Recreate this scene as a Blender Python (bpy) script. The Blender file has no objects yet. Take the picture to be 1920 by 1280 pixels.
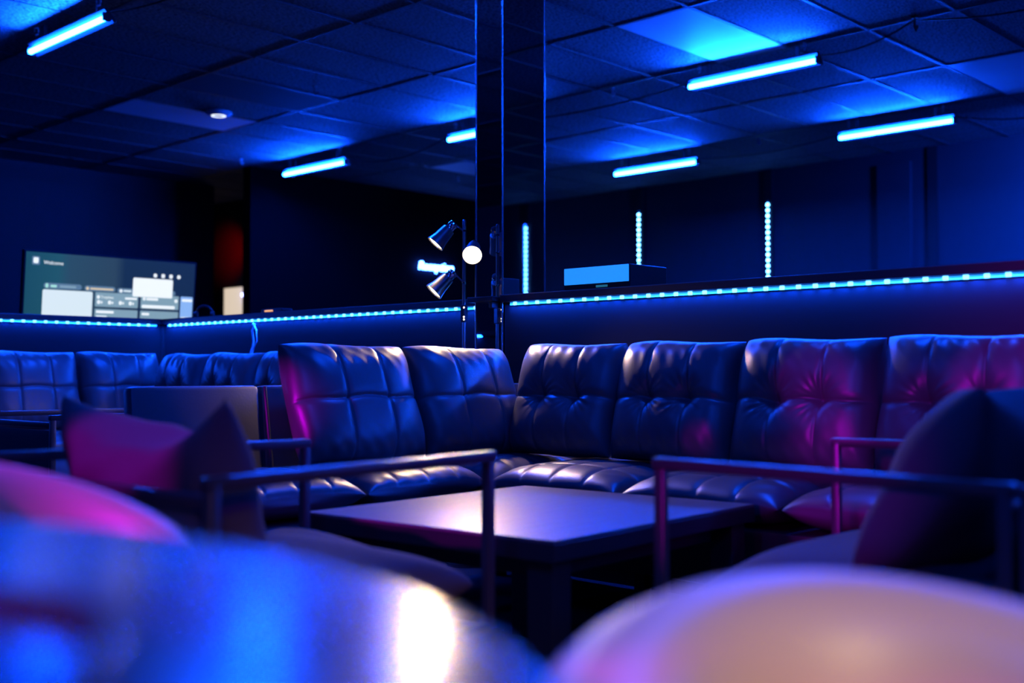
import bpy, bmesh, math, random
import numpy as np
from math import sin, cos, pi, radians as R, sqrt, exp, atan2
from mathutils import Vector, Matrix, Euler

scene = bpy.context.scene
col = scene.collection

# ------------------------------------------------------------------ camera
cam_d = bpy.data.cameras.new('camera')
cam_d.sensor_width = 36.0
cam_d.lens = 40.0
cam_d.clip_start = 0.02
cam_d.dof.use_dof = True
cam_d.dof.focus_distance = 4.5
cam_d.dof.aperture_fstop = 1.8
cam = bpy.data.objects.new('camera', cam_d)
cam.location = (0, 0, 0.82)
cam.rotation_euler = (R(91.61), 0, R(-46.3))
col.objects.link(cam)
scene.camera = cam

# ------------------------------------------------------------------ world, exposure
w = bpy.data.worlds.new('night')
scene.world = w
w.use_nodes = True
w.node_tree.nodes['Background'].inputs[0].default_value = (0.05, 0.08, 1, 1)
w.node_tree.nodes['Background'].inputs[1].default_value = 0.0
scene.view_settings.view_transform = 'Standard'
scene.view_settings.look = 'None'
scene.view_settings.gamma = 1.0
scene.view_settings.use_curve_mapping = False
scene.view_settings.exposure = -0.25
scene.cycles.max_bounces = 6
scene.cycles.diffuse_bounces = 3
scene.cycles.glossy_bounces = 4
scene.cycles.sample_clamp_indirect = 4.0
scene.cycles.use_denoising = True

BLUE = (0.002, 0.060, 1.0)
PINK = (0.72, 0.0, 0.95)
WARM = (1.0, 0.66, 0.36)

def lamp(name, kind, loc, color, power, aim=None, **kw):
    d = bpy.data.lights.new(name, kind)
    d.color = color
    d.energy = power
    for k, v in kw.items():
        setattr(d, k, v)
    o = bpy.data.objects.new(name, d)
    o.location = loc
    if aim is not None:
        o.rotation_euler = (Vector(aim) - Vector(loc)).to_track_quat('-Z', 'Y').to_euler()
    col.objects.link(o)
    return o

# unseen bar lamps continuing the rows
def bar_light(x, y, power):
    return lamp('blue_ceiling_lamp', 'AREA', (x, y, 2.95), BLUE, power, (x - 1.0, y, 1.4),
                shape='RECTANGLE', size=1.05, size_y=0.05)
for x, y, p in ((3.28, 4.65, 190), (3.28, 2.1, 95), (0.2, 3.2, 20), (0.2, 0.8, 60), (0.2, -1.2, 50), (7.15, 1.9, 90), (9.68, 2.1, 1500), (9.68, -0.6, 60)):
    o = bar_light(x, y, p)
    o.rotation_euler = (Vector((0.9 if x > 9 or x < 1 else -0.8, 0, -1))).to_track_quat('-Z', 'X').to_euler()
# magenta party lamps left of and behind the camera throw narrow beams
PARTY = (-2.2, 1.5, 2.1)
for aim, power, ang, bl in (((3.13, 1.74, 0.80), 520, 2.9, .25), ((3.13, 1.68, 0.60), 380, 2.4, .4), ((3.13, 1.16, 0.80), 520, 3.6, .25),
                            ((3.10, 1.32, 0.59), 300, 2.0, .5), ((3.12, 2.14, 0.60), 320, 1.3, .6), ((1.02, 1.93, 0.72), 700, 6.6, .35), ((0.50, 0.42, 0.62), 700, 4.5, .5)):
    lamp('magenta_beam', 'SPOT', PARTY, PINK, power, aim, spot_size=R(ang), spot_blend=bl, shadow_soft_size=0.03)
PARTY_LOW = (-2.0, 3.12, 1.25)
for aim, power, ang in (((2.20, 3.20, 0.70), 900, 4.4),):
    lamp('magenta_beam', 'SPOT', PARTY_LOW, PINK, power, aim, spot_size=R(ang), spot_blend=0.4, shadow_soft_size=0.04)
lamp('magenta_beam', 'SPOT', PARTY, PINK, 520, (2.80, 1.45, 0.45), spot_size=R(4.5), spot_blend=0.5, shadow_soft_size=0.04)
lamp('magenta_beam', 'SPOT', (-1.6, 3.6, 2.3), PINK, 1300, (0.42, 1.42, 0.71), spot_size=R(13), spot_blend=0.5, shadow_soft_size=0.03)
lamp('magenta_lamp', 'SPOT', (1.1, -2.8, 2.5), PINK, 1800, (3.52, 0.60, 1.06), spot_size=R(16), spot_blend=0.8, shadow_soft_size=0.12)
lamp('magenta_beam', 'SPOT', (-1.5, 0.2, 1.1), PINK, 260, (1.76, 1.10, 0.68), spot_size=R(10), spot_blend=0.6, shadow_soft_size=0.08)
lamp('magenta_beam', 'SPOT', (0.1, -2.6, 2.1), PINK, 80, (1.45, 1.85, 0.46), spot_size=R(11), spot_blend=0.5, shadow_soft_size=0.05)
lamp('warm_lamp_behind_camera', 'SPOT', (0.1, -1.5, 1.7), (1.0, 0.70, 0.40), 420, (0.72, 0.2, 0.6), spot_size=R(22), spot_blend=0.9, shadow_soft_size=0.45)

# ------------------------------------------------------------------ materials
def mat(name, base=(0.5, 0.5, 0.5), rough=0.5, metal=0.0, spec=0.5, emit=None, strength=0.0, sample=True):
    m = bpy.data.materials.new(name)
    m.use_nodes = True
    b = m.node_tree.nodes['Principled BSDF']
    b.inputs['Base Color'].default_value = (*base, 1)
    b.inputs['Roughness'].default_value = rough
    b.inputs['Metallic'].default_value = metal
    b.inputs['Specular IOR Level'].default_value = spec
    if emit is not None:
        b.inputs['Emission Color'].default_value = (*emit, 1)
        b.inputs['Emission Strength'].default_value = strength
        if not sample:
            m.cycles.emission_sampling = 'NONE'
    return m

def bump(m, scale, strength, dist=0.002, kind='noise', detail=4, rough_var=0.0, color_var=0.0):
    nt = m.node_tree
    b = nt.nodes['Principled BSDF']
    tc = nt.nodes.new('ShaderNodeTexCoord')
    if kind == 'noise':
        t = nt.nodes.new('ShaderNodeTexNoise')
        t.inputs['Detail'].default_value = detail
    else:
        t = nt.nodes.new('ShaderNodeTexVoronoi')
    t.inputs['Scale'].default_value = scale
    nt.links.new(tc.outputs['Object'], t.inputs['Vector'])
    bp = nt.nodes.new('ShaderNodeBump')
    bp.inputs['Strength'].default_value = strength
    bp.inputs['Distance'].default_value = dist
    nt.links.new(t.outputs[0], bp.inputs['Height'])
    nt.links.new(bp.outputs['Normal'], b.inputs['Normal'])
    if rough_var:
        t2 = nt.nodes.new('ShaderNodeTexNoise')
        t2.inputs['Scale'].default_value = 9
        nt.links.new(tc.outputs['Object'], t2.inputs['Vector'])
        mr = nt.nodes.new('ShaderNodeMapRange')
        r0 = b.inputs['Roughness'].default_value
        mr.inputs['To Min'].default_value = r0 - rough_var
        mr.inputs['To Max'].default_value = r0 + rough_var
        nt.links.new(t2.outputs[0], mr.inputs['Value'])
        nt.links.new(mr.outputs[0], b.inputs['Roughness'])
    if color_var:
        mx = nt.nodes.new('ShaderNodeMix')
        mx.data_type = 'RGBA'
        c = b.inputs['Base Color'].default_value[:]
        mx.inputs[6].default_value = tuple(v * (1 - color_var) for v in c[:3]) + (1,)
        mx.inputs[7].default_value = tuple(min(1, v * (1 + color_var)) for v in c[:3]) + (1,)
        nt.links.new(t.outputs[0], mx.inputs[0])
        nt.links.new(mx.outputs[2], b.inputs['Base Color'])
    return m

M = {}
M['leather'] = bump(mat('black_leather', (0.075, 0.072, 0.078), 0.38, spec=0.6), 140, 0.25, 0.0012, rough_var=0.06)
M['piping'] = mat('leather_piping', (0.04, 0.04, 0.045), 0.35)
M['seam'] = mat('seam_thread', (0.02, 0.02, 0.022), 0.6)
M['sofa_frame'] = mat('sofa_frame_black', (0.02, 0.02, 0.022), 0.4)
M['fabric'] = bump(mat('charcoal_fabric', (0.075, 0.07, 0.075), 0.9, spec=0.2), 380, 0.5, 0.0015, color_var=0.3)
M['tube'] = mat('dark_steel_tube', (0.07, 0.065, 0.07), 0.34, metal=0.45)
M['mirror'] = mat('mirror_glass', (0.62, 0.64, 0.66), 0.015, metal=1.0)
M['edge'] = mat('mirror_edge', (0.55, 0.55, 0.6), 0.22, metal=1.0)
M['chrome'] = mat('chrome', (0.75, 0.75, 0.78), 0.12, metal=1.0)
M['lamp_metal'] = mat('lamp_brushed_nickel', (0.35, 0.33, 0.33), 0.3, metal=1.0)
M['bulb'] = mat('bulb_glow', (1, 1, 1), 0.5, emit=(1.0, 0.80, 0.48), strength=10, sample=False)
M['shade_in'] = mat('shade_inside', (0.85, 0.8, 0.7), 0.5)
M['tube_glow'] = mat('blue_tube_glow', (0.2, 0.3, 0.9), 0.5, emit=BLUE, strength=820)
M['diode'] = mat('diode_glow', (0.2, 0.3, 0.9), 0.5, emit=(0.12, 0.5, 1.0), strength=5, sample=False)
M['diode_far'] = mat('diode_far_glow', (0.2, 0.3, 0.9), 0.5, emit=(0.10, 0.42, 1.0), strength=26, sample=False)
M['tape_far'] = mat('led_tape_far', (0.1, 0.12, 0.2), 0.5, emit=(0.0, 0.12, 1.0), strength=0.7, sample=False)
M['tape'] = mat('led_tape', (0.2, 0.25, 0.4), 0.5, emit=(0.02, 0.34, 1.0), strength=1.6, sample=False)
M['housing'] = mat('lamp_housing', (0.012, 0.012, 0.014), 0.45)
M['hook'] = mat('white_hook', (0.75, 0.75, 0.78), 0.5)
M['cable'] = mat('black_cable', (0.012, 0.012, 0.014), 0.5)
M['white_wire'] = mat('white_wire', (0.8, 0.8, 0.82), 0.5)
M['halfwall'] = bump(mat('booth_wall_paint', (0.021, 0.021, 0.024), 0.65, spec=0.1), 30, 0.12, 0.002)
M['cap'] = bump(mat('wall_cap_wood', (0.035, 0.03, 0.032), 0.4), 25, 0.1, 0.001)
M['paint'] = bump(mat('wall_paint', (0.03, 0.03, 0.036), 0.6, spec=0.3), 12, 0.1, 0.003, color_var=0.08)
M['dark_paint'] = bump(mat('dark_wall_paint', (0.005, 0.005, 0.006), 0.8, spec=0.05), 12, 0.1, 0.003)
M['black'] = mat('black_batten', (0.008, 0.008, 0.01), 0.6)
M['panel'] = bump(mat('diffuser_panel', (0.85, 0.87, 0.9), 0.5, spec=0.3), 90, 0.1, 0.001)
M['panel_dim'] = mat('smooth_tile', (0.12, 0.12, 0.13), 0.8, spec=0.1)
M['tee'] = mat('ceiling_tee', (0.07, 0.07, 0.075), 0.5)
M['white_plastic'] = mat('white_plastic', (0.8, 0.8, 0.82), 0.4)
M['black_plastic'] = mat('black_plastic', (0.012, 0.012, 0.014), 0.4)
M['device_face'] = mat('device_lit_face', (0.3, 0.5, 0.9), 0.4, emit=(0.02, 0.33, 1.0), strength=1.0, sample=False)  # blue light on the white front put in as colour and emission
M['white_glow'] = mat('white_glow', (1, 1, 1), 0.5, emit=(0.8, 0.9, 1.0), strength=2.2, sample=False)
M['green_glow'] = mat('green_mark', (0.1, 0.4, 0.35), 0.5, emit=(0.03, 0.25, 0.22), strength=0.5, sample=False)
M['orange_glow'] = mat('orange_glow', (0.9, 0.4, 0.1), 0.5, emit=(1.0, 0.45, 0.12), strength=1.2, sample=False)
M['sign_glow'] = mat('sign_glow', (0.3, 0.4, 1), 0.5, emit=(0.03, 0.12, 1.0), strength=90)
M['cream_glow'] = mat('doorway_glow', (0.9, 0.85, 0.75), 0.5, emit=(1.0, 0.82, 0.62), strength=0.85, sample=False)
M['blue_star'] = mat('blue_indicator', (0.2, 0.3, 1), 0.5, emit=(0.25, 0.3, 1.0), strength=30)
M['tan_leather'] = bump(mat('tan_leather', (0.48, 0.35, 0.27), 0.46, spec=0.5), 110, 0.15, 0.001)
M['legs'] = mat('black_metal_leg', (0.02, 0.02, 0.02), 0.4, metal=0.5)

# table tops with a brushed, faintly streaked finish
def wood(name, base, rough, spec=0.5, scale=6, var=0.35, b=0.15):
    m = mat(name, base, rough, spec=spec)
    nt = m.node_tree; bs = nt.nodes['Principled BSDF']
    tc = nt.nodes.new('ShaderNodeTexCoord')
    mp = nt.nodes.new('ShaderNodeMapping')
    mp.inputs['Scale'].default_value = (1.0, 9.0, 1.0)
    nz = nt.nodes.new('ShaderNodeTexNoise')
    nz.inputs['Scale'].default_value = scale
    nz.inputs['Detail'].default_value = 6
    nz.inputs['Distortion'].default_value = 0.6
    nt.links.new(tc.outputs['Object'], mp.inputs[0]); nt.links.new(mp.outputs[0], nz.inputs['Vector'])
    mx = nt.nodes.new('ShaderNodeMix'); mx.data_type = 'RGBA'
    mx.inputs[6].default_value = tuple(v * (1 - var) for v in base) + (1,)
    mx.inputs[7].default_value = tuple(v * (1 + var) for v in base) + (1,)
    nt.links.new(nz.outputs[0], mx.inputs[0]); nt.links.new(mx.outputs[2], bs.inputs['Base Color'])
    bp = nt.nodes.new('ShaderNodeBump'); bp.inputs['Strength'].default_value = b; bp.inputs['Distance'].default_value = 0.001
    nt.links.new(nz.outputs[0], bp.inputs['Height']); nt.links.new(bp.outputs[0], bs.inputs['Normal'])
    return m
M['table_wood'] = wood('espresso_wood', (0.12, 0.108, 0.104), 0.34, spec=0.5)
M['round_top'] = wood('glossy_table_top', (0.022, 0.022, 0.024), 0.23, spec=0.5, scale=3, b=0.0, var=0.15)

# acoustic tile: fissured, matt, dark
def tile_material():
    m = mat('acoustic_tile', (0.15, 0.15, 0.16), 0.85, spec=0.15)
    nt = m.node_tree; bs = nt.nodes['Principled BSDF']
    tc = nt.nodes.new('ShaderNodeTexCoord')
    mp = nt.nodes.new('ShaderNodeMapping'); mp.inputs['Scale'].default_value = (1.0, 1.9, 1.0)
    nz = nt.nodes.new('ShaderNodeTexNoise')
    nz.inputs['Scale'].default_value = 40; nz.inputs['Detail'].default_value = 6; nz.inputs['Roughness'].default_value = 0.7
    nt.links.new(tc.outputs['Object'], mp.inputs[0]); nt.links.new(mp.outputs[0], nz.inputs['Vector'])
    cr = nt.nodes.new('ShaderNodeValToRGB')
    cr.color_ramp.elements[0].position = 0.44; cr.color_ramp.elements[0].color = (0.04, 0.04, 0.045, 1)
    cr.color_ramp.elements[1].position = 0.52; cr.color_ramp.elements[1].color = (0.25, 0.25, 0.26, 1)
    nt.links.new(nz.outputs[0], cr.inputs[0]); nt.links.new(cr.outputs[0], bs.inputs['Base Color'])
    bp = nt.nodes.new('ShaderNodeBump'); bp.inputs['Strength'].default_value = 0.7; bp.inputs['Distance'].default_value = 0.006
    nt.links.new(nz.outputs[0], bp.inputs['Height']); nt.links.new(bp.outputs[0], bs.inputs['Normal'])
    return m
M['tile'] = tile_material()

def carpet_material():
    m = bump(mat('dark_carpet', (0.03, 0.03, 0.035), 0.95, spec=0.1), 260, 0.6, 0.004, color_var=0.4)
    return m
M['carpet'] = carpet_material()

# TV picture: one emissive gradient on the real screen
def screen_material():
    m = mat('screen_picture', (0.01, 0.01, 0.012), 0.3)
    nt = m.node_tree; bs = nt.nodes['Principled BSDF']
    tc = nt.nodes.new('ShaderNodeTexCoord')
    sx = nt.nodes.new('ShaderNodeSeparateXYZ')
    nt.links.new(tc.outputs['Generated'], sx.inputs[0])
    cr = nt.nodes.new('ShaderNodeValToRGB')
    e = cr.color_ramp.elements
    e[0].position = 0.0; e[0].color = (0.012, 0.085, 0.13, 1)
    e[1].position = 1.0; e[1].color = (0.010, 0.030, 0.075, 1)
    for p, c in ((0.18, (0.018, 0.105, 0.15, 1)), (0.24, (0.028, 0.085, 0.135, 1)), (0.5, (0.03, 0.07, 0.11, 1)), (0.56, (0.010, 0.033, 0.075, 1))):
        q = e.new(p); q.color = c
    nt.links.new(sx.outputs[0], cr.inputs[0])
    nt.links.new(cr.outputs[0], bs.inputs['Emission Color'])
    bs.inputs['Emission Strength'].default_value = 1.0
    return m
M['screen'] = screen_material()
def glow(name, c, s):
    return mat(name, (0.05, 0.05, 0.05), 0.6, emit=c, strength=s, sample=False)
M['ui_white'] = glow('ui_white', (0.93, 1.0, 1.0), 1.15)
M['ui_pale'] = glow('ui_pale', (0.83, 0.98, 1.0), 1.0)
M['ui_grey'] = glow('ui_grey', (0.26, 0.42, 0.46), 1.0)
M['ui_pill'] = glow('ui_pill', (0.12, 0.23, 0.29), 1.0)
M['ui_green'] = glow('ui_green', (0.45, 0.9, 0.75), 1.0)
M['ui_amber'] = glow('ui_amber', (0.95, 0.78, 0.45), 0.9)
M['ui_blue'] = glow('ui_blue', (0.30, 0.55, 1.0), 1.0)

# ------------------------------------------------------------------ helpers
def link(name, me, m, parent=None, loc=None, rot=None, smooth=False):
    o = bpy.data.objects.new(name, me)
    if m is not None and not me.materials:
        me.materials.append(m)
    if smooth:
        for p in me.polygons: p.use_smooth = True
    if parent is not None: o.parent = parent
    if loc is not None: o.location = loc
    if rot is not None: o.rotation_euler = rot
    col.objects.link(o)
    return o

def tag(o, label, cat=None, group=None, kind=None):
    if label: o['label'] = label
    if cat: o['category'] = cat
    if group: o['group'] = group
    if kind: o['kind'] = kind
    return o

def empty(name, loc, label, cat, group=None, rz=0.0):
    o = bpy.data.objects.new(name, None)
    o.empty_display_size = 0.1
    o.location = loc; o.rotation_euler = (0, 0, rz)
    col.objects.link(o)
    return tag(o, label, cat, group)

def copy_tree(o, parent=None):
    c = o.copy(); col.objects.link(c)
    if parent is not None: c.parent = parent
    for ch in list(o.children): copy_tree(ch, c)
    return c

class MB:
    """collects shapes and turns them into ONE mesh"""
    def __init__(s): s.bm = bmesh.new()
    def box(s, a, b, bevel=0.0, seg=2, mtx=None):
        t = bmesh.new()
        bmesh.ops.create_cube(t, size=1.0)
        sx, sy, sz = (b[i] - a[i] for i in range(3))
        for v in t.verts:
            v.co = Vector(((v.co.x + .5) * sx + a[0], (v.co.y + .5) * sy + a[1], (v.co.z + .5) * sz + a[2]))
        if bevel: bmesh.ops.bevel(t, geom=t.edges[:], offset=bevel, segments=seg, affect='EDGES', profile=0.5)
        if mtx is not None: t.transform(mtx)
        s._add(t); return s
    def _add(s, t):
        me = bpy.data.meshes.new('t'); t.to_mesh(me); t.free(); s.bm.from_mesh(me); bpy.data.meshes.remove(me)
    def lathe(s, prof, n=32, mtx=None):
        t = bmesh.new(); rings = []
        for r, z in prof:
            if r < 1e-6: rings.append([t.verts.new((0, 0, z))])
            else: rings.append([t.verts.new((r * cos(2 * pi * i / n), r * sin(2 * pi * i / n), z)) for i in range(n)])
        for p, q in zip(rings, rings[1:]):
            for i in range(n):
                j = (i + 1) % n
                vs = [p[i % len(p)], p[j % len(p)], q[j % len(q)], q[i % len(q)]]
                u = []
                for v in vs:
                    if v not in u: u.append(v)
                if len(u) > 2: t.faces.new(u)
        bmesh.ops.recalc_face_normals(t, faces=t.faces[:])
        if mtx is not None: t.transform(mtx)
        s._add(t); return s
    def tube(s, pts, r, n=8):
        t = bmesh.new(); rings = []
        pts = [Vector(p) for p in pts]
        for k, p in enumerate(pts):
            d = (pts[min(k + 1, len(pts) - 1)] - pts[max(k - 1, 0)]).normalized()
            a = Vector((0, 0, 1)) if abs(d.z) < 0.9 else Vector((1, 0, 0))
            x = d.cross(a).normalized(); y = d.cross(x)
            rings.append([t.verts.new(p + r * (cos(2 * pi * i / n) * x + sin(2 * pi * i / n) * y)) for i in range(n)])
        for p, q in zip(rings, rings[1:]):
            for i in range(n): t.faces.new((p[i], p[(i + 1) % n], q[(i + 1) % n], q[i]))
        t.faces.new(rings[0]); t.faces.new(rings[-1])
        bmesh.ops.recalc_face_normals(t, faces=t.faces[:])
        s._add(t); return s
    def mesh(s, name):
        me = bpy.data.meshes.new(name); s.bm.to_mesh(me); s.bm.free(); return me
    def build(s, name, m, parent=None, loc=None, rot=None, smooth=False):
        me = s.mesh(name)
        o = link(name, me, m, parent, loc, rot)
        if smooth:
            for p in me.polygons: p.use_smooth = True
            try:
                me.set_sharp_from_angle(angle=R(40))
            except Exception: pass
        return o

def struct(name, mb, m):
    o = mb.build(name, m); o['kind'] = 'structure'; return o

def text_mesh(s, size, extrude=0.001, shear=0.0):
    c = bpy.data.curves.new('t', 'FONT'); c.body = s; c.size = size; c.extrude = extrude; c.shear = shear
    o = bpy.data.objects.new('t', c); col.objects.link(o)
    dg = bpy.context.evaluated_depsgraph_get()
    me = bpy.data.meshes.new_from_object(o.evaluated_get(dg))
    bpy.data.objects.remove(o); bpy.data.curves.remove(c)
    return me

# ------------------------------------------------------------------ room shell
ZC = 3.10
XR, YL, YB = 11.15, 12.2, 10.68
struct('floor', MB().box((-4.2, -5.7, -0.1), (XR + 0.2, 16.2, 0)), M['carpet'])
struct('ceiling', MB().box((-4.2, -5.7, ZC), (XR + 0.2, 16.2, ZC + 0.1)), M['tile'])
struct('wall_right', MB().box((XR, -5.7, 0), (XR + 0.2, YB + 0.01, ZC)), M['paint'])
struct('wall_left', MB().box((-4.2, YL, 0), (7.5, YL + 0.15, ZC)), M['paint'])
struct('wall_back', MB().box((7.02, YB, 0), (XR + 0.2, YB + 0.15, ZC)), M['dark_paint'])
struct('wall_corridor', MB().box((8.3, YB + 0.15, 0), (8.45, 16.2, ZC)), M['paint'])
struct('wall_end', MB().box((7.3, 16.0, 0), (8.3, 16.2, ZC)), M['paint'])
struct('wall_front', MB().box((-4.2, -5.7, 0), (XR, -5.5, ZC)), M['paint'])
struct('wall_near', MB().box((-4.2, -5.5, 0), (-4.0, YL, ZC)), M['paint'])

# ceiling grid
GX = [4.605 + 1.22 * k for k in range(-6, 6)]
GY = [3.465 + 0.585 * k for k in range(-14, 20)]
g = MB()
for x in GX: g.box((x - 0.012, -5.5, ZC - 0.006), (x + 0.012, 12.2, ZC))
for y in GY: g.box((-4.0, y - 0.012, ZC - 0.006), (XR, y + 0.012, ZC))
struct('trim_1', g, M['tee'])

# ceiling panels (diffusers and one smooth tile)
for x0, x1, y0, y1, mt, lb in (
        (4.617, 5.813, 8.742, 9.308, 'panel', 'pale rectangular ceiling light panel, unlit, with the round white access point at its edge'),
        (5.837, 7.033, 4.062, 4.623, 'panel', 'smooth ceiling light panel glowing cyan beside the nearest right bar lamp'),
        (8.277, 9.473, 2.892, 3.453, 'panel', 'pale blue ceiling light panel cut by the right edge of the photo'),
        (8.43, 9.47, 8.742, 9.308, 'panel', 'far pale ceiling panel partly hidden behind the mirrored column'),
        (4.617, 5.813, 7.572, 8.138, 'panel_dim', 'dim smooth ceiling panel in front of the pale panel with the access point')):
    o = MB().box((x0, y0, ZC - 0.004), (x1, y1, ZC), 0.001).build('ceiling_panel', M[mt])
    tag(o, lb, 'ceiling panel', 'ceiling panels')

# ------------------------------------------------------------------ booth half walls
HW = 1.125
struct('wall_booth_right', MB().box((3.51, -1.6, 0), (3.86, 3.398, HW)), M['halfwall'])
struct('wall_booth_middle', MB().box((3.62, 3.567, 0), (3.90, 6.46, HW)), M['halfwall'])
struct('wall_booth_left', MB().box((-0.8, 6.46, 0), (3.90, 6.74, HW)), M['halfwall'])
struct('trim_2', MB().box((3.480, -1.6, HW), (3.89, 3.398, HW + 0.032), 0.004), M['cap'])
struct('trim_3', MB().box((3.592, 3.567, HW), (3.93, 6.432, HW + 0.032), 0.004), M['cap'])
struct('trim_4', MB().box((-0.8, 6.432, HW), (3.93, 6.77, HW + 0.032), 0.004), M['cap'])
struct('trim_5', MB().box((3.606, 6.446, 0), (3.62, 6.46, HW)), M['cap'])

# ------------------------------------------------------------------ LED strips
dm = MB().box((-0.009, -0.004, -0.007), (0.009, 0.003, 0.007), 0.002).mesh('diode'); dm.materials.append(M['diode'])
dm2 = MB().lathe([(0, -.008), (.016, -.006), (.018, 0), (0, .004)], 10, Matrix.Rotation(R(90), 4, 'X')).mesh('diode'); dm2.materials.append(M['diode_far'])
def led_strip(p0, p1, normal, label, group, power, step=0.064, glow_dir=None, far=False):
    p0, p1, n = Vector(p0), Vector(p1), Vector(normal)
    d = p1 - p0; L = d.length; d.normalize()
    root = empty('led_strip', p0, label, 'LED strip', group)
    up = n.cross(d).normalized()
    t = MB()
    bm = t.bm; h = 0.006
    vs = [bm.verts.new(v) for v in (up * h, -up * h, d * L - up * h, d * L + up * h, up * h + n * .002, -up * h + n * .002, d * L - up * h + n * .002, d * L + up * h + n * .002)]
    for f in ((0, 1, 2, 3), (4, 5, 6, 7), (0, 1, 5, 4), (1, 2, 6, 5), (2, 3, 7, 6), (3, 0, 4, 7)): bm.faces.new([vs[i] for i in f])
    bmesh.ops.recalc_face_normals(bm, faces=bm.faces[:])
    t.build('tape', M['tape_far' if far else 'tape'], root)
    k = 0; s = step * 0.5
    rot = Matrix((d, -n, up)).transposed().to_euler()
    while s < L:
        o = link('diode', dm2 if far else dm, None, root, d * s + n * 0.005, rot); s += step
    a = lamp('strip_glow', 'AREA', (0, 0, 0), BLUE, power, shape='RECTANGLE', size=L, size_y=0.012)
    a.parent = root; a.location = d * L / 2 + n * (0.02 if far else 0.006)
    z = -(Vector(glow_dir) if glow_dir else n).normalized()
    y = z.cross(d).normalized()
    a.rotation_euler = Matrix((d, y, z)).transposed().to_euler()
    return root
ZL = 1.117
led_strip((3.506, 3.36, ZL), (3.506, -1.2, ZL), (-1, 0, 0), 'blue LED strip under the cap of the right booth wall', 'horizontal strips under the wall caps', 115, glow_dir=(-0.25, 0, -1))
led_strip((3.616, 6.40, ZL), (3.616, 3.60, ZL), (-1, 0, 0), 'blue LED strip under the cap of the middle booth wall, left of the mirrored column', 'horizontal strips under the wall caps', 60, glow_dir=(-0.25, 0, -1))
led_strip((0.6, 6.456, ZL), (3.57, 6.456, ZL), (0, -1, 0), 'blue LED strip below the television on the left booth wall', 'horizontal strips under the wall caps', 48, glow_dir=(0, -0.25, -1))

# battens and upright strips on the far right wall
n = 6
for y, zt, lb in ((4.80, None, None), (6.675, 2.74, 'upright blue LED strip on the far right wall, nearest and rightmost'),
                  (8.473, 2.81, 'upright blue LED strip on the far right wall behind the box device'),
                  (-3.56, 2.81, 'upright blue LED strip seen mirrored in the column')):
    struct('trim_%d' % n, MB().box((XR - 0.03, y - 0.05, 0), (XR, y + 0.05, ZC)), M['black']); n += 1
    if zt:
        led_strip((XR - 0.034, y, 0.5), (XR - 0.034, y, zt), (-1, 0, 0), lb, 'upright strips on the far wall', 6.0, step=0.062, far=True)
struct('trim_%d' % n, MB().box((XR - 0.05, 5.02, 0), (XR, 5.38, ZC - 0.12), 0.004), M['paint']); n += 1
# ------------------------------------------------------------------ mirrored column
cx0, cx1, cy0, cy1 = 3.50, 3.77, 3.402, 3.563
t = empty('mirrored_column', ((cx0 + cx1) / 2, (cy0 + cy1) / 2, 0), 'tall square column clad in mirror panels at the corner of the booth walls', 'column')
ox, oy = t.location.x, t.location.y
MB().box((cx0 + .004 - ox, cy0 + .004 - oy, 0), (cx1 - .004 - ox, cy1 - .004 - oy, ZC)).build('core', M['black'], t)
MB().box((cx0 - ox, cy0 + .004 - oy, 0), (cx0 + .004 - ox, cy1 - .004 - oy, ZC)).build('mirror_panel', M['mirror'], t)
MB().box((cx0 + .004 - ox, cy0 - oy, 0), (cx1 - .004 - ox, cy0 + .004 - oy, ZC)).build('mirror_panel', M['mirror'], t)
for x, y in ((cx0, cy0), (cx0, cy1), (cx1, cy0)):
    MB().lathe([(0.0045, 0), (0.0045, ZC)], 12, Matrix.Translation((x - ox, y - oy, 0))).build('edge_trim', M['edge'], t, smooth=True)
o = MB().box((3.44, 3.405, 1.128), (3.498, 3.56, 1.15), 0.003).box((3.455, 3.42, 1.10), (3.498, 3.44, 1.128), 0.002).build('bracket', M['black_plastic'])
tag(o, 'small dark bracket on the mirrored column level with the wall caps', 'bracket')

# ------------------------------------------------------------------ ceiling bar lamps
def make_bar():
    root = empty('bar_lamp', (0, 0, 0), '', 'ceiling lamp', 'blue bar lamps on the ceiling')
    L = 1.03
    # tilted back plate that throws the light to the -X side
    mt = Matrix.Rotation(R(-42), 4, 'Y')
    MB().box((0.0, -L / 2 - .02, -0.05), (0.022, L / 2 + .02, 0.052), 0.004, mtx=Matrix.Translation((0.018, 0, 0.012)) @ mt).build('housing', M['housing'], root)
    MB().tube([(0, -L / 2, 0), (0, L / 2, 0)], 0.0165, 14).build('glow_tube', M['tube_glow'], root, smooth=True)
    for s in (-1, 1):
        MB().box((-0.02, s * L / 2 - .012, -0.02), (0.03, s * L / 2 + .012, 0.03), 0.004).build('end_cap', M['housing'], root, (0, s * 0.014, 0))
        MB().box((0.024, -.014, 0.02), (0.034, .014, 0.155), 0.002).build('bracket', M['housing'], root, (0, s * 0.36, 0))
        MB().tube([(-.012, 0, .112), (-.012, 0, .135), (0.01, 0, .142), (.016, 0, .122), (.010, 0, .098), (-.006, 0, .09)], 0.005, 8).build('hook', M['hook'], root, (0, s * 0.43, 0), smooth=True)
    return root
ZT = 2.940; KT = 0.9725
proto = None
BARS = [(3.28, 7.12, 'blue bar lamp at the top left of the photo, nearest on the left'),
        (7.26, 9.86, 'blue bar lamp above the red lit doorway, far left'),
        (7.235, 7.20, 'blue bar lamp half hidden behind the mirrored column'),
        (7.16, 4.44, 'blue bar lamp beside the glowing cyan ceiling panel, nearest on the right'),
        (9.68, 4.52, 'blue bar lamp near the far right wall, right of all the others'),
        (9.76, 7.23, 'blue bar lamp right of the column, above the far upright LED strips')]
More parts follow.
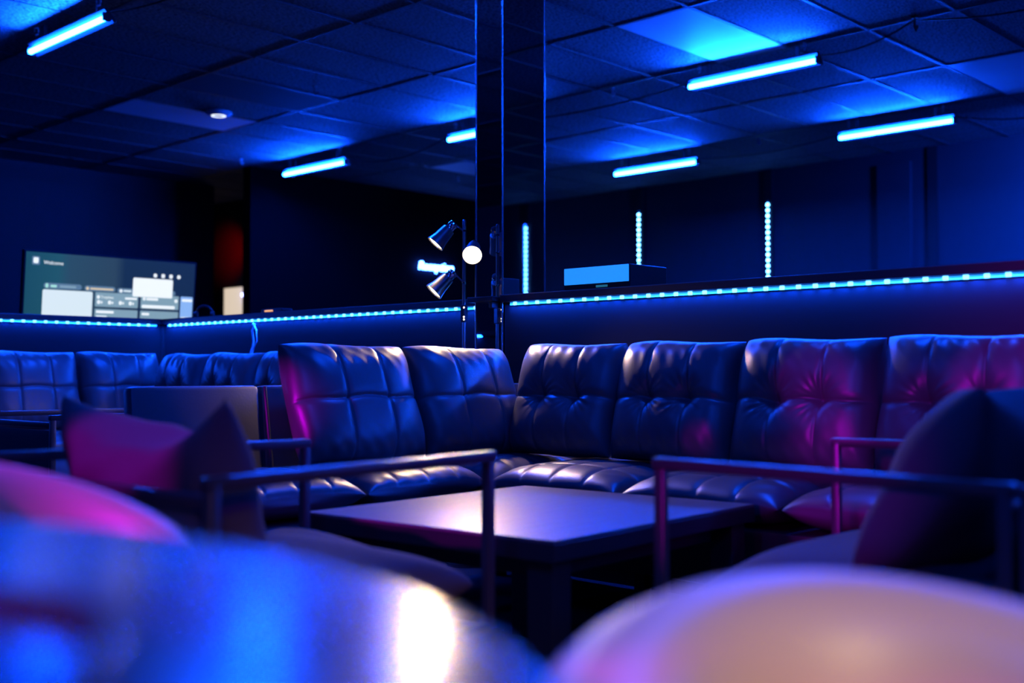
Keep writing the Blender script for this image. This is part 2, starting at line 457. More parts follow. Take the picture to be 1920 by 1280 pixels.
for i, (x, y, lb) in enumerate(BARS):
    if i == 0: proto = o = make_bar()
    else: o = copy_tree(proto)
    o.location = (x * KT, y * KT, ZT); o['label'] = lb

def sag(p, q, drop, k=14):
    p, q = Vector(p), Vector(q)
    return [p.lerp(q, i / k) - Vector((0, 0, drop * 4 * (i / k) * (1 - i / k))) for i in range(k + 1)]
for p, q, d, lb in (((7.27, 9.29, 3.02), (7.24, 7.77, 3.02), 0.10, 'black cable sagging between the far left bar lamp and the lamp behind the column'),
                    ((7.24, 6.63, 3.02), (7.17, 5.01, 3.02), 0.03, 'black cable along the ceiling from the column lamp to the near right lamp'),
                    ((7.16, 3.87, 3.02), (6.98, 3.12, 3.075), 0.05, 'black cable drooping from the right end of the near right bar lamp'),
                    ((6.98, 3.12, 3.075), (7.1, 1.9, 3.06), 0.06, 'black cable running off the top right of the photo'),
                    ((9.69, 3.95, 3.02), (9.7, 2.6, 3.03), 0.10, 'black cable drooping from the right end of the rightmost bar lamp'),
                    ((9.76, 6.67, 3.02), (9.69, 5.09, 3.03), 0.05, 'black cable between the two bar lamps by the far right wall'),
                    ((3.29, 6.55, 3.02), (3.4, 5.2, 3.06), 0.06, 'black cable from the top left bar lamp')):
    p, q = ((a * KT, b * KT, ZT + .03) if abs(c - 3.025) < .006 else (a, b, c) for a, b, c in (p, q))
    tag(MB().tube(sag(p, q, d), 0.006, 6).build('ceiling_cable', M['cable'], smooth=True), lb, 'cable', 'cables along the ceiling')
for x, y, s, mt, lb in ((6.714, 10.40, 1.0, 'hook', 'small white ceiling hook left of the far left bar lamp'),
                    (9.085, 9.55, 0.8, 'hook', 'small white ceiling hook under the far pale panel by the column'),
                    (7.084, 5.661, 1.0, 'hook', 'small white ceiling hook between the column and the near right bar lamp'),
                    (9.60, 5.86, 0.9, 'hook', 'small white ceiling hook left of the rightmost bar lamp'),
                    (6.98, 3.116, 1.5, 'housing', 'dark ceiling clip holding the cable at the top right'),
                    (5.39, 7.313, 1.2, 'housing', 'dark ceiling clip beside the dim smooth panel')):
    o = MB().box((-.012, -.012, -.01), (.012, .012, 0), .002).tube([(0, 0, -.008), (0, 0, -.045), (.012, 0, -.06), (.024, 0, -.05), (.022, 0, -.036)], .006, 8).build('ceiling_hook', M[mt], None, (x, y, ZC), smooth=True)
    o.scale = (s, s, s)
    tag(o, lb, 'hook', 'ceiling hooks')

# access point
t = empty('access_point', (5.36, 8.66, ZC - 0.004), 'round white ceiling access point with a glowing ring', 'access point')
MB().lathe([(0, 0), (.115, 0), (.118, -.008), (.10, -.024), (.06, -.033), (0, -.035)], 40).build('cover', M['white_plastic'], t, smooth=True)
MB().lathe([(.046, -.0345), (.050, -.037), (.060, -.0355), (.062, -.032)], 40).build('ring_light', M['white_glow'], t, smooth=True)

# ------------------------------------------------------------------ corridor: red glow, lit doorway as a glowing panel
lamp('red_corridor_lamp', 'SPOT', (7.75, 12.75, 2.45), (1.0, 0.0, 0.0), 22, (8.3, 13.05, 2.42), spot_size=R(75), spot_blend=0.9, shadow_soft_size=0.05)
wn = MB().box((8.285, 12.76, 0.9), (8.297, 13.22, 1.95), 0.003).build('doorway_1', M['cream_glow']); wn['kind'] = 'structure'  # glowing panel standing in for the lit room opening
f = MB().box((8.28, 13.22, 0.9), (8.30, 13.32, 1.95), .003)
struct('trim_%d' % (n + 1), f, M['paint'])
o = MB().lathe([(0, -.03), (.02, -.022), (.03, 0), (.02, .022), (0, .03)], 16).build('indicator_light', M['blue_star'], None, (8.25, 12.70, 1.84), smooth=True)
tag(o, 'tiny round blue light shining at the edge of the lit cream doorway', 'indicator light')

# ------------------------------------------------------------------ reception sign
me = text_mesh('Reception', 0.145, 0.006, 0.2)
o = link('neon_sign', me, M['sign_glow'], None, (9.45, YB - 0.03, 2.125), (R(90), 0, 0))
tag(o, 'small glowing blue white script sign reading Reception on the dark back wall', 'sign')

# ------------------------------------------------------------------ television
TVX, TVY, TVZ = 3.205, 7.5, 1.628   # top left corner of the picture
tv = empty('television', (3.83, 7.58, 0), 'wide television showing a bright Welcome menu behind the left booth wall', 'television')
tw, thh = 1.25, 0.705
tilt = R(5)
body = MB().box((-tw / 2 - .012, 0.002, -thh - .014), (tw / 2 + .012, .045, .012), .004).build('bezel', M['black_plastic'], tv, (0, TVY - 7.58, TVZ), (tilt, 0, 0))
scr = MB().box((-tw / 2, 0, -thh), (tw / 2, .003, 0)).build('screen', M['screen'], tv, (0, TVY - 7.58, TVZ), (tilt, 0, 0))
MB().box((-.06, .0, 0.02), (.06, .05, 1.3), .006).box((-.35, -.16, 0), (.35, .2, .02), .008).build('stand', M['black_plastic'], tv)
def rrect(u0, u1, v0, v1, r, lift):
    m_ = MB(); vs = []
    r = min(r, (u1 - u0) / 2, (v1 - v0) / 2)
    for cx, cy, a0 in ((u1 - r, -v0 - r, 0), (u0 + r, -v0 - r, 90), (u0 + r, -v1 + r, 180), (u1 - r, -v1 + r, 270)):
        for k in range(7):
            a = R(a0 + 15 * k)
            vs.append((cx + r * cos(a) - tw / 2, cy + r * sin(a)))
    lo = [m_.bm.verts.new((x, -lift, z)) for x, z in vs]; hi = [m_.bm.verts.new((x, -lift + .0006, z)) for x, z in vs]
    m_.bm.faces.new(lo); m_.bm.faces.new(hi[::-1])
    for i in range(len(lo)):
        j = (i + 1) % len(lo); m_.bm.faces.new((lo[i], hi[i], hi[j], lo[j]))
    bmesh.ops.recalc_face_normals(m_.bm, faces=m_.bm.faces[:])
    return m_
def ui(name, m, *a, label=None):
    o = rrect(*a).build(name, M[m], scr)
    if label: o['label'] = label
    return o
ui('menu_tile', 'ui_pale', .12, .47, .245, .60, .012, .001, label='large white menu tile')
for a in ((.49, .81, .245, .345), (.49, .81, .36, .50), (.83, 1.13, .245, .345), (.83, 1.13, .36, .50)):
    ui('menu_tile', 'ui_grey', *a, .006, .001, label='grey menu tile')
ui('menu_tile', 'ui_blue', 1.145, 1.243, .245, .44, .008, .001, label='blue menu tile')
ui('menu_pill', 'ui_pill', .125, .39, .20, .238, .02, .001)
ui('menu_pill', 'ui_pill', .41, .635, .203, .240, .02, .001)
ui('menu_pill', 'ui_pill', .65, 1.10, .208, .244, .02, .001)
ui('popup', 'ui_white', .765, 1.075, .128, .262, .010, .002, label='white pop-up box')
ui('logo_tile', 'ui_pill', .040, .092, .028, .085, .008, .001)
ui('logo', 'ui_white', .049, .082, .036, .074, .008, .002)
for k, (u, wd) in enumerate(((.92, .028), (.983, .026), (1.045, .026), (1.107, .028))):
    ui('menu_icon', 'ui_white', u, u + wd, .090, .118, .013 if k in (0, 3) else .007, .001)
ui('pill_icon', 'ui_green', .137, .157, .204, .234, .01, .002); ui('pill_text', 'ui_green', .172, .215, .212, .229, .006, .002); ui('pill_text', 'ui_grey', .235, .35, .213, .228, .006, .002)
ui('pill_icon', 'ui_amber', .42, .442, .212, .234, .011, .002); ui('pill_text', 'ui_amber', .45, .62, .217, .229, .006, .002)
ui('pill_icon', 'ui_white', .665, .688, .216, .239, .011, .002); ui('pill_text', 'ui_pale', .695, .755, .220, .233, .006, .002)
ui('tile_text', 'ui_white', .71, .80, .272, .286, .005, .002)
for u in (.505, .585, .665, .74):
    ui('trophy_icon', 'ui_white', u, u + .022, .30, .326, .009, .002)
    ui('trophy_count', 'ui_white', u + .027, u + .038, .306, .322, .004, .002)
ui('tile_icon', 'ui_white', .845, .866, .264, .286, .009, .002); ui('tile_text', 'ui_white', .872, .965, .267, .284, .006, .002)
ui('tile_icon', 'ui_white', 1.095, 1.12, .268, .293, .012, .002)
ui('progress_bar', 'ui_white', .84, 1.10, .318, .340, .008, .002)
ui('tile_text', 'ui_white', .50, .63, .372, .389, .006, .002); ui('tile_text', 'ui_pale', .50, .58, .405, .422, .006, .002)
ui('tile_text', 'ui_white', .842, .90, .375, .392, .006, .002)
ui('tile_text', 'ui_white', 1.155, 1.24, .263, .281, .006, .002); ui('tile_text', 'ui_white', 1.152, 1.236, .395, .425, .008, .002)
def uitext(s, size, u, v):
    me = text_mesh(s, size, .0004); o = link('menu_text', me, M['ui_white'], scr, (u - tw / 2, -.002, -v), (R(90), 0, 0)); return o
uitext('Welcome', .034, .118, .076)
uitext('Trophies', .026, .530, .286)
ui('trophy_icon', 'ui_white', .502, .522, .266, .290, .009, .002)

# ------------------------------------------------------------------ small things on the wall caps
t = empty('box_device', (3.62, 2.98, HW + .032), 'black box device with a wide white front lit blue on the right booth wall', 'device')
MB().box((0, -.175, .012), (.25, .175, .105), .004).build('body', M['black_plastic'], t)
MB().box((-.004, -.170, .034), (.001, .172, .103), .002).build('front_panel', M['device_face'], t)
MB().box((-.003, -.06, .017), (.001, .0, .026), .001).build('logo', M['green_glow'], t)
for y in (-.15, .15):
    for x in (.03, .22): MB().box((x - .015, y - .015, 0), (x + .015, y + .015, .012), .002).build('foot', M['black_plastic'], t)
t = empty('small_gadget', (3.74, 5.42, HW + .032), 'small dark gadget with an orange light on the middle booth wall', 'gadget')
MB().box((-.04, -.10, 0), (.04, .10, .03), .008).build('body', M['black_plastic'], t)
MB().box((-.043, -.02, .012), (-.038, .06, .022), .002).build('light', M['orange_glow'], t)
t = empty('headset', (3.76, 6.22, HW + .032), 'dark headset standing on the booth wall corner right of the television', 'headset')
MB().tube([(.05 * cos(a) * .72, -.05 * cos(a) * .7, .03 + .05 * sin(a)) for a in np.linspace(0, pi, 16)], .008, 8).build('headband', M['black_plastic'], t, smooth=True)
for s in (-1, 1): MB().lathe([(0, -.010), (.022, -.010), (.024, 0), (.022, .010), (0, .010)], 20, Matrix.Translation((s * .036, -s * .035, .024)) @ Matrix.Rotation(R(-45), 4, 'Z') @ Matrix.Rotation(R(90), 4, 'Y')).build('ear_cup', M['black_plastic'], t, smooth=True)
for k in range(1):
    pts = [(3.609, 5.44, 1.10), (3.595, 5.445, 1.06), (3.59, 5.425, 1.0), (3.59, 5.435, .955)]
    pts2 = [(3.609, 5.46, 1.10), (3.592, 5.40, 1.06), (3.588, 5.39, 1.0), (3.59, 5.43, .955)]
    o = MB().tube(pts, .006, 8).tube(pts2, .005, 8).tube([(3.59, 5.43, .962), (3.588, 5.44, .94), (3.59, 5.45, .9)], .009, 8).build('power_wire', M['white_wire'], smooth=True)
    tag(o, 'white looped wire hanging from the LED strip on the middle booth wall', 'wire')

# ------------------------------------------------------------------ cushions
def grid_solid(name, w, h, front, back, nu, nv):
    """closed cushion from two height fields over u,v in [-1,1]; local x width, z height, front is -y"""
    us = np.linspace(-1, 1, nu); vs = np.linspace(-1, 1, nv)
    vt = []; idx = {}
    def sq(t): return t
    for s, fn in ((0, front), (1, back)):
        for j, v in enumerate(vs):
            for i, u in enumerate(us):
                edge = i in (0, nu - 1) or j in (0, nv - 1)
                if s == 1 and edge: idx[(1, i, j)] = idx[(0, i, j)]; continue
                x, y, z = fn(u, v)
                idx[(s, i, j)] = len(vt); vt.append((x, y, z))
    fs = []
    for s in (0, 1):
        for j in range(nv - 1):
            for i in range(nu - 1):
                q = [idx[(s, i, j)], idx[(s, i + 1, j)], idx[(s, i + 1, j + 1)], idx[(s, i, j + 1)]]
                if s == 1: q.reverse()
                fs.append(q)
    me = bpy.data.meshes.new(name); me.from_pydata(vt, [], fs); me.update()
    for p in me.polygons: p.use_smooth = True
    return me

def tufted(name, w, h, t, cols, rows, buttons, seed, dent=0.05, puff=0.007, nu=151, nv=131):
    rnd = random.Random(seed)
    seams_u = [(-1 + 2 * k / cols) for k in range(1, cols)]
    seams_v = [(-1 + 2 * k / rows) for k in range(1, rows)]
    bt = [(u, v, rnd.uniform(0, 6), rnd.uniform(.8, 1.2)) for u in seams_u for v in seams_v] if buttons else []
    ph = [rnd.uniform(0, 6) for _ in range(8)]
    def spread(s): return math.copysign(1 - (1 - abs(s)) ** 1.35, s)     # denser near the rim
    def prof(a): return (1 - abs(a) ** 4.2) ** 0.5 if abs(a) < 1 else 0.0
    def front(u0, v0):
        u, v = spread(u0), spread(v0)
        e = prof(u) * prof(v)
        x = u * w / 2 * (1 - 0.018 * (1 - e)); z = v * h / 2 * (1 - 0.02 * (1 - e))
        d = t / 2 * e
        # bow of the rim
        z += 0.006 * sin(3.1 * u + ph[0]) * abs(v) ** 6 ; x += 0.005 * sin(4 * v + ph[1]) * abs(u) ** 6
        g_ = 0
        for s in seams_u:
            dx = (u - s) * w / 2; g_ += puff * 0.65 * exp(-(dx / 0.014) ** 2) + 0.0045 * exp(-(dx / 0.0036) ** 2)
        for s in seams_v:
            dz = (v - s) * h / 2 + 0.004 * sin(7 * u + ph[2]); g_ += puff * 0.9 * exp(-(dz / 0.016) ** 2) + 0.006 * exp(-(dz / 0.0042) ** 2)
        for bu, bv, p, sc in bt:
            dx = (u - bu) * w / 2; dz = (v - bv) * h / 2
            r = sqrt(dx * dx + dz * dz) + 1e-6; a = atan2(dz, dx)
            g_ += dent * sc * exp(-(r / 0.040) ** 1.3) * 0.85
            wr = exp(-((r - 0.045) / 0.038) ** 2)
            md = 0.25 + 0.75 * max(0.0, sin(1.5 * a + p)) ** 1.5
            g_ += 0.0026 * sc * wr * md * (cos(17 * a + p + 2 * sin(2 * a)) + 0.6 * cos(9 * a + 2.1 * p))
        # soft irregular creases
        g_ += 0.0022 * sin(26 * u + 9 * v + ph[3]) * sin(7 * v + ph[4]) * exp(-((abs(v) - .8) / .25) ** 2)
        g_ += 0.003 * sin(3.1 * u + ph[5]) * sin(4.3 * v + ph[6])
        return (x, -(d - g_ * min(1, e * 1.4)), z)
    def back(u0, v0):
        u, v = spread(u0), spread(v0)
        e = prof(u) * prof(v)
        return (u * w / 2 * (1 - 0.018 * (1 - e)), t / 2 * e * 0.9, v * h / 2 * (1 - 0.02 * (1 - e)))
    return grid_solid(name, w, h, front, back, nu, nv)

BC = [tufted('back_cushion', 0.50, 0.43, 0.19, 3, 2, True, s) for s in (3, 11, 23)]
for me in BC: me.materials.append(M['leather'])
BCW = tufted('back_cushion', 0.545, 0.44, 0.20, 3, 2, False, 5, puff=0.006)
BCW.materials.append(M['leather'])
SC = [tufted('seat_cushion', 0.62, 0.56, 0.15, 4, 4, False, s, puff=0.0045, nu=101, nv=101) for s in (7, 19)]
for me in SC: me.materials.append(M['leather'])

def back_cushion(parent, me, x, y, face, z0, lean, w_scale=1.0, h=0.43):
    """x,y = where the cushion's middle stands (world), face 'x' looks to -X, 'y' looks to -Y"""
    rz = R(-90) if face == 'x' else 0.0
    o = link('back_cushion', me, None, parent)
    L = parent.location
    dz = h / 2 * cos(lean); dy = h / 2 * sin(lean)
    off = Vector((dy, 0, dz)) if face == 'x' else Vector((0, dy, dz))
    o.location = Vector((x, y, z0)) + off - L
    o.rotation_euler = (-lean, 0, rz); o.scale = (w_scale, 1, 1)
    return o
def seat_cushion(parent, me, x0, x1, y0, y1, z0, z1):
    o = link('seat_cushion', me, None, parent)
    L = parent.location
    o.location = Vector(((x0 + x1) / 2, (y0 + y1) / 2, (z0 + z1) / 2)) - L
    o.rotation_euler = (R(-90), 0, 0)
    o.scale = ((x1 - x0) / 0.62, (z1 - z0) / 0.15, (y1 - y0) / 0.56)
    return o
def wb(parent, name, m, *boxes, bevel=0.006):
    b = MB(); L = parent.location
    for a, c in boxes: b.box(Vector(a) - L, Vector(c) - L, bevel)
    return b.build(name, m, parent, smooth=True)

# main L shaped sofa
s1 = empty('sectional_sofa', (3.1, 3.05, 0), 'black tufted leather corner sofa around the low square table', 'sofa')
wb(s1, 'base', M['sofa_frame'], ((2.83, 0.10, .20), (3.40, 2.80, .372)), ((1.78, 2.80, .20), (3.40, 3.34, .372)))
wb(s1, 'back_frame', M['leather'], ((3.405, 0.10, .20), (3.47, 3.33, .78)), bevel=.016)
# back frame of the left arm leans back with the cushions
for x0, x1 in ((1.78, 2.262), (2.27, 3.40)):
    b = MB().box((x0 - 3.1, -.03, 0), (x1 - 3.1, .03, .58), .016)
    o = b.build('back_frame', M['leather'], s1, (0, 3.35 - 3.05, .20), (R(-6), 0, 0), smooth=True)
b = MB().tube([(2.264 - 3.1, .245, .25), (2.264 - 3.1, .255, .50), (2.264 - 3.1, .30, .775)], .006, 8); b.build('piping', M['piping'], s1, smooth=True)
for x, y in ((1.86, 2.88), (1.86, 3.28), (2.9, 2.2), (2.9, 1.2), (2.9, .2), (3.34, .2), (3.34, 3.26)):
    wb(s1, 'leg', M['legs'], ((x - .02, y - .02, 0), (x + .02, y + .02, .20)), bevel=.003)
for k, (x0, x1, y0, y1) in enumerate(((2.82, 3.40, 2.80, 3.32), (2.28, 2.815, 2.80, 3.32), (1.78, 2.275, 2.80, 3.32),
                                    (2.80, 3.40, 2.235, 2.795), (2.80, 3.40, 1.66, 2.225), (2.80, 3.40, 1.09, 1.65), (2.80, 3.40, .52, 1.08))):
    seat_cushion(s1, SC[k % 2], x0, x1, y0, y1, .365, .515)
for k, (y0, y1) in enumerate(((2.545, 3.03), (2.05, 2.54), (1.555, 2.045), (1.06, 1.55), (.565, 1.055))):
    back_cushion(s1, BC[k % 3], 3.165, (y0 + y1) / 2, 'x', .515, R(15), (y1 - y0) / .50)
for k, (x0, x1) in enumerate(((2.225, 2.765), (2.775, 3.30))):
    back_cushion(s1, BCW, (x0 + x1) / 2, 3.075, 'y', .505, R(20), (x1 - x0) / .545, .44)

# left bay sofa
s2 = empty('sectional_sofa', (3.2, 6.1, 0), 'black leather corner sofa in the left bay below the television', 'sofa')
wb(s2, 'base', M['sofa_frame'], ((1.0, 5.72, .20), (3.5, 6.36, .372)), ((2.95, 4.3, .20), (3.5, 5.72, .372)))
wb(s2, 'back_frame', M['leather'], ((1.0, 6.365, .20), (3.50, 6.43, .78)), ((3.505, 4.3, .20), (3.57, 6.43, .78)), bevel=.016)
for k, (x0, x1, y0, y1) in enumerate(((2.95, 3.5, 5.76, 6.36), (2.40, 2.945, 5.72, 6.36), (1.86, 2.395, 5.72, 6.36), (1.32, 1.855, 5.72, 6.36),
                                     (2.92, 3.5, 5.25, 5.755), (2.92, 3.5, 4.75, 5.245), (2.92, 3.5, 4.3, 4.745))):
    seat_cushion(s2, SC[k % 2], x0, x1, y0, y1, .365, .515)
for k, (x0, x1) in enumerate(((2.945, 3.44), (2.40, 2.935), (1.86, 2.395), (1.32, 1.855))):
    back_cushion(s2, BCW, (x0 + x1) / 2, 6.12, 'y', .515, R(15), (x1 - x0) / .545, .44)
for k, (y0, y1) in enumerate(((5.54, 6.02), (5.03, 5.53), (4.52, 5.02))):
    back_cushion(s2, BC[(k + 1) % 3], 3.30, (y0 + y1) / 2, 'x', .515, R(15), (y1 - y0) / .50)
for x, y in ((1.1, 5.8), (1.1, 6.3), (2.3, 5.8), (3.0, 4.4), (3.44, 4.4), (3.44, 6.3)):
    wb(s2, 'leg', M['legs'], ((x - .02, y - .02, 0), (x + .02, y + .02, .20)), bevel=.003)

# ------------------------------------------------------------------ low square table
t = empty('coffee_table', (2.262, 2.072, 0), 'low square dark wooden table in front of the corner sofa, lit by the lamp', 'table', rz=R(4))
MB().box((-.454, -.409, .452), (.454, .409, .46), .0015).build('tabletop', M['table_wood'], t)
MB().box((-.455, -.41, .412), (.455, .41, .452), .002).build('dark_side', M['sofa_frame'], t)  # tabletop sides made black, their shade put into the colour
for sx in (-1, 1):
    for sy in (-1, 1):
        MB().box((sx * .40 - .035, sy * .355 - .035, 0), (sx * .40 + .035, sy * .355 + .035, .412), .003).build('leg', M['sofa_frame'], t)
MB().box((-.37, -.33, .36), (.37, .33, .412), .003).build('apron', M['sofa_frame'], t)

# ------------------------------------------------------------------ tree floor lamp
LX, LY = 3.397, 3.532
t = empty('floor_lamp', (LX, LY, 0), 'floor lamp with three lit metal spot heads on a thin pole by the mirrored column', 'lamp')
MB().lathe([(0, 0), (.075, 0), (.075, .015), (.02, .022), (0, .022)], 32).build('base', M['lamp_metal'], t, smooth=True)
MB().lathe([(.0075, .02), (.0075, 1.48), (.004, 1.484), (0, 1.485)], 16).build('pole', M['lamp_metal'], t, smooth=True)
sw = MB().box((-.012, -.012, 1.04), (.012, .012, 1.115), .003).build('pole_joint', M['black_plastic'], t)  # joint on the pole
Rv = Vector((0.691, -0.723, 0)); Fv = Vector((0.723, 0.691, 0)); Zv = Vector((0, 0, 1))
for z in (1.052, 1.063, 1.103):
    MB().lathe([(0, -.004), (.004, 0), (0, .004)], 10).build('joint_dot', M['bulb'], sw, -Fv * .018 + Zv * z)  # bright dots of the joint put in as glowing beads
def head(joint_z, cap, mouth, power):
    """cap and mouth are offsets from the pole axis (right, toward camera, world height)"""
    c = Rv * cap[0] - Fv * cap[1] + Zv * cap[2]; m_ = Rv * mouth[0] - Fv * mouth[1] + Zv * mouth[2]
    ax = (m_ - c).normalized(); L = (m_ - c).length
    q = Matrix.Translation(c) @ ax.to_track_quat('Z', 'Y').to_matrix().to_4x4()
    k = L / 0.125
    sh = MB().lathe([(.020, .034), (.028, .036), (.030, .05), (.034, .09), (.042, .125), (.0405, .125), (.0325, .09), (.0285, .052), (.018, .040)], 36, q).build('shade', M['lamp_metal'], t, smooth=True)
    MB().lathe([(0, -.002), (.019, 0), (.020, .008), (.0215, .010), (.0215, .014), (.020, .016), (.020, .036), (0, .036)], 28, q).build('socket', M['chrome'], sh, smooth=True)
    MB().lathe([(0, .075), (.030, .075), (.037, .112), (.034, .119), (.020, .123), (0, .124)], 28, q).build('bulb', M['bulb'], sh, smooth=True)
    MB().tube([c + ax * .004, Zv * joint_z], .0038, 8).lathe([(0, -.009), (.009, -.004), (.009, .004), (0, .009)], 12, Matrix.Translation(Zv * joint_z)).build('arm', M['chrome'], t, smooth=True)
    l = lamp('bulb_light', 'SPOT', (0, 0, 0), WARM, power, spot_size=R(125), spot_blend=0.55, shadow_soft_size=0.028)
    l.parent = t; l.location = m_ + ax * 0.012; l.rotation_euler = ax.to_track_quat('-Z', 'Y').to_euler()
head(1.435, (-.043, -.01, 1.470), (-.115, .005, 1.388), 15)
head(1.355, (.045, .03, 1.375), (.040, .135, 1.318), 70)
head(1.210, (-.045, -.005, 1.258), (-.125, .015, 1.175), 13)

# ------------------------------------------------------------------ steel frame armchairs
def bar_between(mb, p, q, w_, h_):
    p, q = Vector(p), Vector(q); d = q - p; L = d.length
    z = d.normalized(); a = Vector((0, 0, 1)) if abs(z.z) < .9 else Vector((0, 1, 0))
    x = a.cross(z).normalized(); y = z.cross(x)
    m4 = Matrix((x, y, z)).transposed().to_4x4(); m4.translation = p
    mb.box((-w_ / 2, -h_ / 2, 0), (w_ / 2, h_ / 2, L), .004, mtx=m4)
def soft_box(name, w_, d_, h_, seed, bulge=.03):
    rnd = random.Random(seed); ph = [rnd.uniform(0, 6) for _ in range(6)]
    def prof(a): return (1 - abs(a) ** 5) ** .45 if abs(a) < 1 else 0
    def spread(s): return math.copysign(1 - (1 - abs(s)) ** 1.3, s)
    def f(sgn):
        def fn(u0, v0):
            u, v = spread(u0), spread(v0); e = prof(u) * prof(v)
            lump = bulge * (1 - u * u) * (1 - v * v) + .010 * sin(3.3 * u + ph[0]) * sin(2.7 * v + ph[1]) + .006 * sin(7 * u + 4 * v + ph[2])
            return (u * w_ / 2, -sgn * (h_ / 2 * e + (lump * e if sgn > 0 else 0)), v * d_ / 2)
        return fn
    return grid_solid(name, w_, d_, f(1), f(-1), 41, 41)
def armchair(w_, d_, za, seed, label, loc, rz, group, taper=0.0):
    """local +x is the way the chair faces; origin under the middle of the seat"""
    root = empty('armchair', loc, label, 'armchair', group, rz)
    for s in (-1, 1):
        y = s * w_ / 2; yr = s * (w_ / 2 - taper)
        b = MB(); tb = .026
        bar_between(b, (-d_ / 2 - tb / 2, yr, za - .011), (d_ / 2 + tb / 2, y, za - .011), tb, .022)
        bar_between(b, (d_ / 2, y, .0), (d_ / 2, y, za - .01), .022, .022)
        bar_between(b, (-d_ / 2, yr, .0), (-d_ / 2, yr, za - .01), .022, .022)
        bar_between(b, (-d_ / 2, yr, .30), (d_ / 2, y, .30), .022, .022)
        b.build('arm_frame', M['tube'], root, smooth=True)
    b = MB()
    bar_between(b, (-d_ / 2, -w_ / 2 + taper, za - .04), (-d_ / 2, w_ / 2 - taper, za - .04), .022, .022)
    b.build('back_rail', M['tube'], root, smooth=True)
    for x in (-d_ / 2 + .03, d_ / 2 - .03):
        b = MB(); hw = w_ / 2 - (taper if x < 0 else 0)
        bar_between(b, (x, -hw, .30), (x, hw, .30), .022, .022)
        b.build('seat_rail', M['tube'], root, smooth=True)
    me = soft_box('seat_cushion', d_ - .03, w_ - .05 - max(0, taper), .14, seed); me.materials.append(M['fabric'])
    link('seat_cushion', me, None, root, (0.0, 0, .385), (R(-90), 0, 0))
    me = soft_box('back_sling', w_ - .05 - 2 * taper, .20, .03, seed + 1, .0); me.materials.append(M['fabric'])
    link('back_sling', me, None, root, (-d_ / 2 + .014, 0, .50), (R(-8), 0, R(90)))
    return root
armchair(.62, .72, .66, 2, 'black steel armchair with a purple lit cushion, left of the low table', (1.307, 1.970, 0), R(1), 'steel frame armchairs', -.10)
armchair(.83, .66, .66, 8, 'black steel armchair right of the low table holding a dark dome of a pillow', (2.215, 1.007, 0), R(95), 'steel frame armchairs', -.125)
armchair(.83, .66, .66, 8, 'black steel armchair cut by the right edge of the photo, back to back with another', (2.12, .28, 0), R(-88), 'steel frame armchairs')
armchair(.62, .66, .66, 14, 'steel armchair in the left bay, only one post showing beside the purple pillow', (2.28, 4.62, 0), R(0), 'steel frame armchairs')

# throw pillows
def pillow(name, w_, h_, t_, seed, sagv, label, loc, rot, m='fabric'):
    rnd = random.Random(seed); ph = [rnd.uniform(0, 6) for _ in range(10)]
    def fn(sgn):
        def f(u, v):
            e = max(0, (1 - u * u)) ** .42 * max(0, (1 - v * v)) ** .42
            pin = 1 - .07 * (1 - v * v) * abs(u) ** 3
            piv = 1 - .10 * (1 - u * u) * abs(v) ** 3
            x = u * w_ / 2 * pin; z = v * h_ / 2 * piv
            if v > 0: z -= sagv * (1 - u * u) * v ** 2 * (1 + .3 * sin(2.2 * u + ph[6]))
            d = t_ / 2 * e
            d += e * (.007 * sin(5 * u + 3 * v + ph[0]) + .005 * sin(9 * u - 6 * v + ph[1]) + .004 * sin(14 * u + ph[2]) * abs(v))
            return (x, -sgn * d, z)
        return f
    me = grid_solid(name, w_, h_, fn(1), fn(-1), 57, 49)
    me.materials.append(M[m])
    o = link(name, me, None, None, loc, rot)
    return tag(o, label, 'pillow', 'throw pillows on the armchairs')
# left chair faces +X: pillow back looks to -X
pillow('throw_pillow', .56, .345, .20, 4, .075, 'purple lit throw pillow in the left armchair, its two corners standing up', (1.075, 1.93, .614), (R(16), 0, R(-88)))
pillow('throw_pillow', .68, .41, .22, 9, .02, 'dark throw pillow with a pointed corner in the right armchair', (2.20, .865, .628), (R(-34), 0, R(184)))

# ------------------------------------------------------------------ foreground: round table and tub chairs
t = empty('round_table', (-.19, .628, 0), 'large round glossy table in the left foreground, out of focus', 'table')
MB().lathe([(0, .672), (.58, .672), (.605, .678), (.611, .690), (.611, .700), (.606, .708), (.598, .710), (0, .710)], 96).build('tabletop', M['round_top'], t, smooth=True)
MB().lathe([(.04, .02), (.04, .672)], 24).build('pedestal', M['legs'], t, smooth=True)
MB().lathe([(0, 0), (.30, 0), (.30, .012), (.05, .03), (0, .03)], 48).build('base', M['legs'], t, smooth=True)

o = MB().lathe([(0, .710), (.128, .710), (.140, .722), (.137, .724), (.126, .7135), (0, .713)], 64, Matrix.Translation((.085, .468, 0))).build('round_tray', M['round_top'], smooth=True)
tag(o, 'shallow round tray lying on the glossy table at the bottom left corner', 'tray')

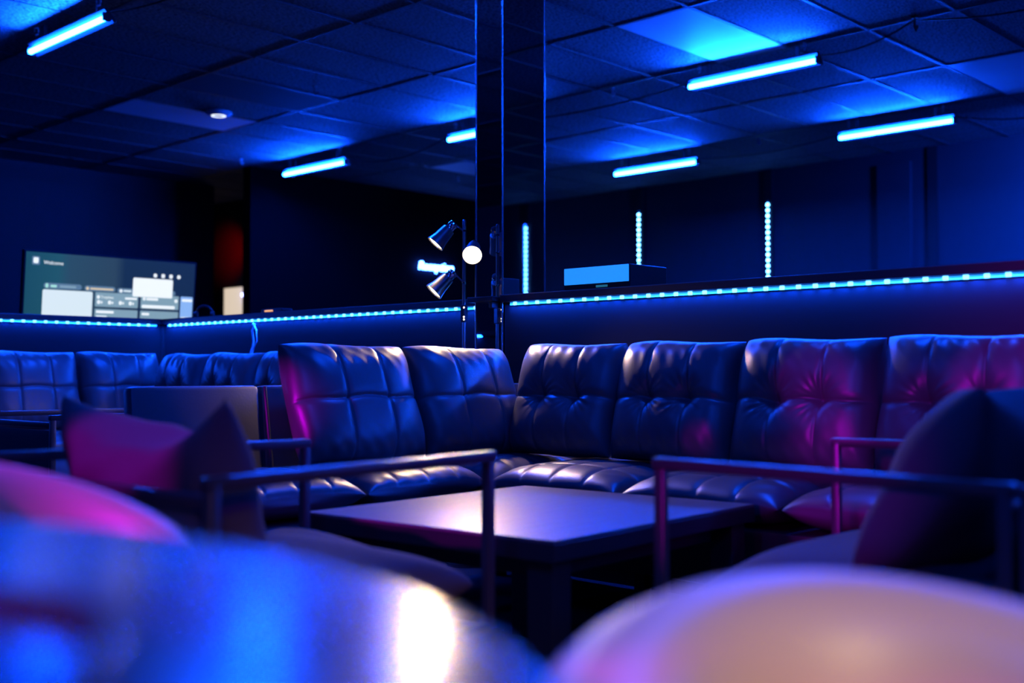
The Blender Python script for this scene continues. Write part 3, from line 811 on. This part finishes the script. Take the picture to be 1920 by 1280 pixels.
def tub_chair(ro, top, arm_top, label, loc, rz, th_):
    """round backed chair, open side to local -y"""
    root = empty('tub_chair', loc, label, 'chair', 'foreground tub chairs', rz)
    span = R(128); na, nc = 64, 28
    vt, fs = [], []
    for i in range(na + 1):
        a = -span + 2 * span * i / na
        k = (abs(a) / span)
        zt = top - (top - arm_top) * (3 * k ** 2 - 2 * k ** 3) if k < 1 else arm_top
        z0 = .36; hh = zt - z0
        endf = min(1, (1 - k) / .06 + .25)
        for j in range(nc):
            b = 2 * pi * j / nc
            cx = math.copysign(abs(cos(b)) ** .8, cos(b)); cz = math.copysign(abs(sin(b)) ** .6, sin(b))
            r = ro - th_ / 2 + cx * th_ / 2 * endf
            r += .02 * (cz + 1) / 2 - .02
            vt.append((r * sin(a), r * cos(a), z0 + hh / 2 + cz * hh / 2))
    for i in range(na):
        for j in range(nc):
            fs.append((i * nc + j, i * nc + (j + 1) % nc, (i + 1) * nc + (j + 1) % nc, (i + 1) * nc + j))
    fs.append(tuple(range(nc))); fs.append(tuple(na * nc + j for j in range(nc))[::-1])
    me = bpy.data.meshes.new('backrest'); me.from_pydata(vt, [], fs); me.update()
    bm = bmesh.new(); bm.from_mesh(me); bmesh.ops.recalc_face_normals(bm, faces=bm.faces[:]); bm.to_mesh(me); bm.free()
    link('backrest', me, M['tan_leather'], root, smooth=True)
    MB().lathe([(0, .34), (ro - th_ - .012, .34), (ro - th_, .36), (ro - th_, .44), (ro - th_ - .012, .455), (0, .465)], 48).build('seat', M['tan_leather'], root, smooth=True)
    MB().lathe([(0, .30), (ro - .03, .30), (ro - .02, .32), (ro - .03, .36), (0, .36)], 48).build('base', M['tan_leather'], root, smooth=True)
    for k in range(4):
        a = R(45 + 90 * k)
        MB().tube([(cos(a) * (ro - .08), sin(a) * (ro - .08), .31), (cos(a) * (ro - .04), sin(a) * (ro - .04), 0)], .014, 10).build('leg', M['legs'], root, smooth=True)
    return root
tub_chair(.275, .66, .60, 'tan leather tub chair in the right foreground, rim edged in blue light', (.705, .310, 0), R(-46 + 8), .15)
tub_chair(.32, .722, .60, 'tan leather tub chair behind the round table, rim lit pink', (.39, 1.20, 0), R(-46 + 90 - 60), .07)
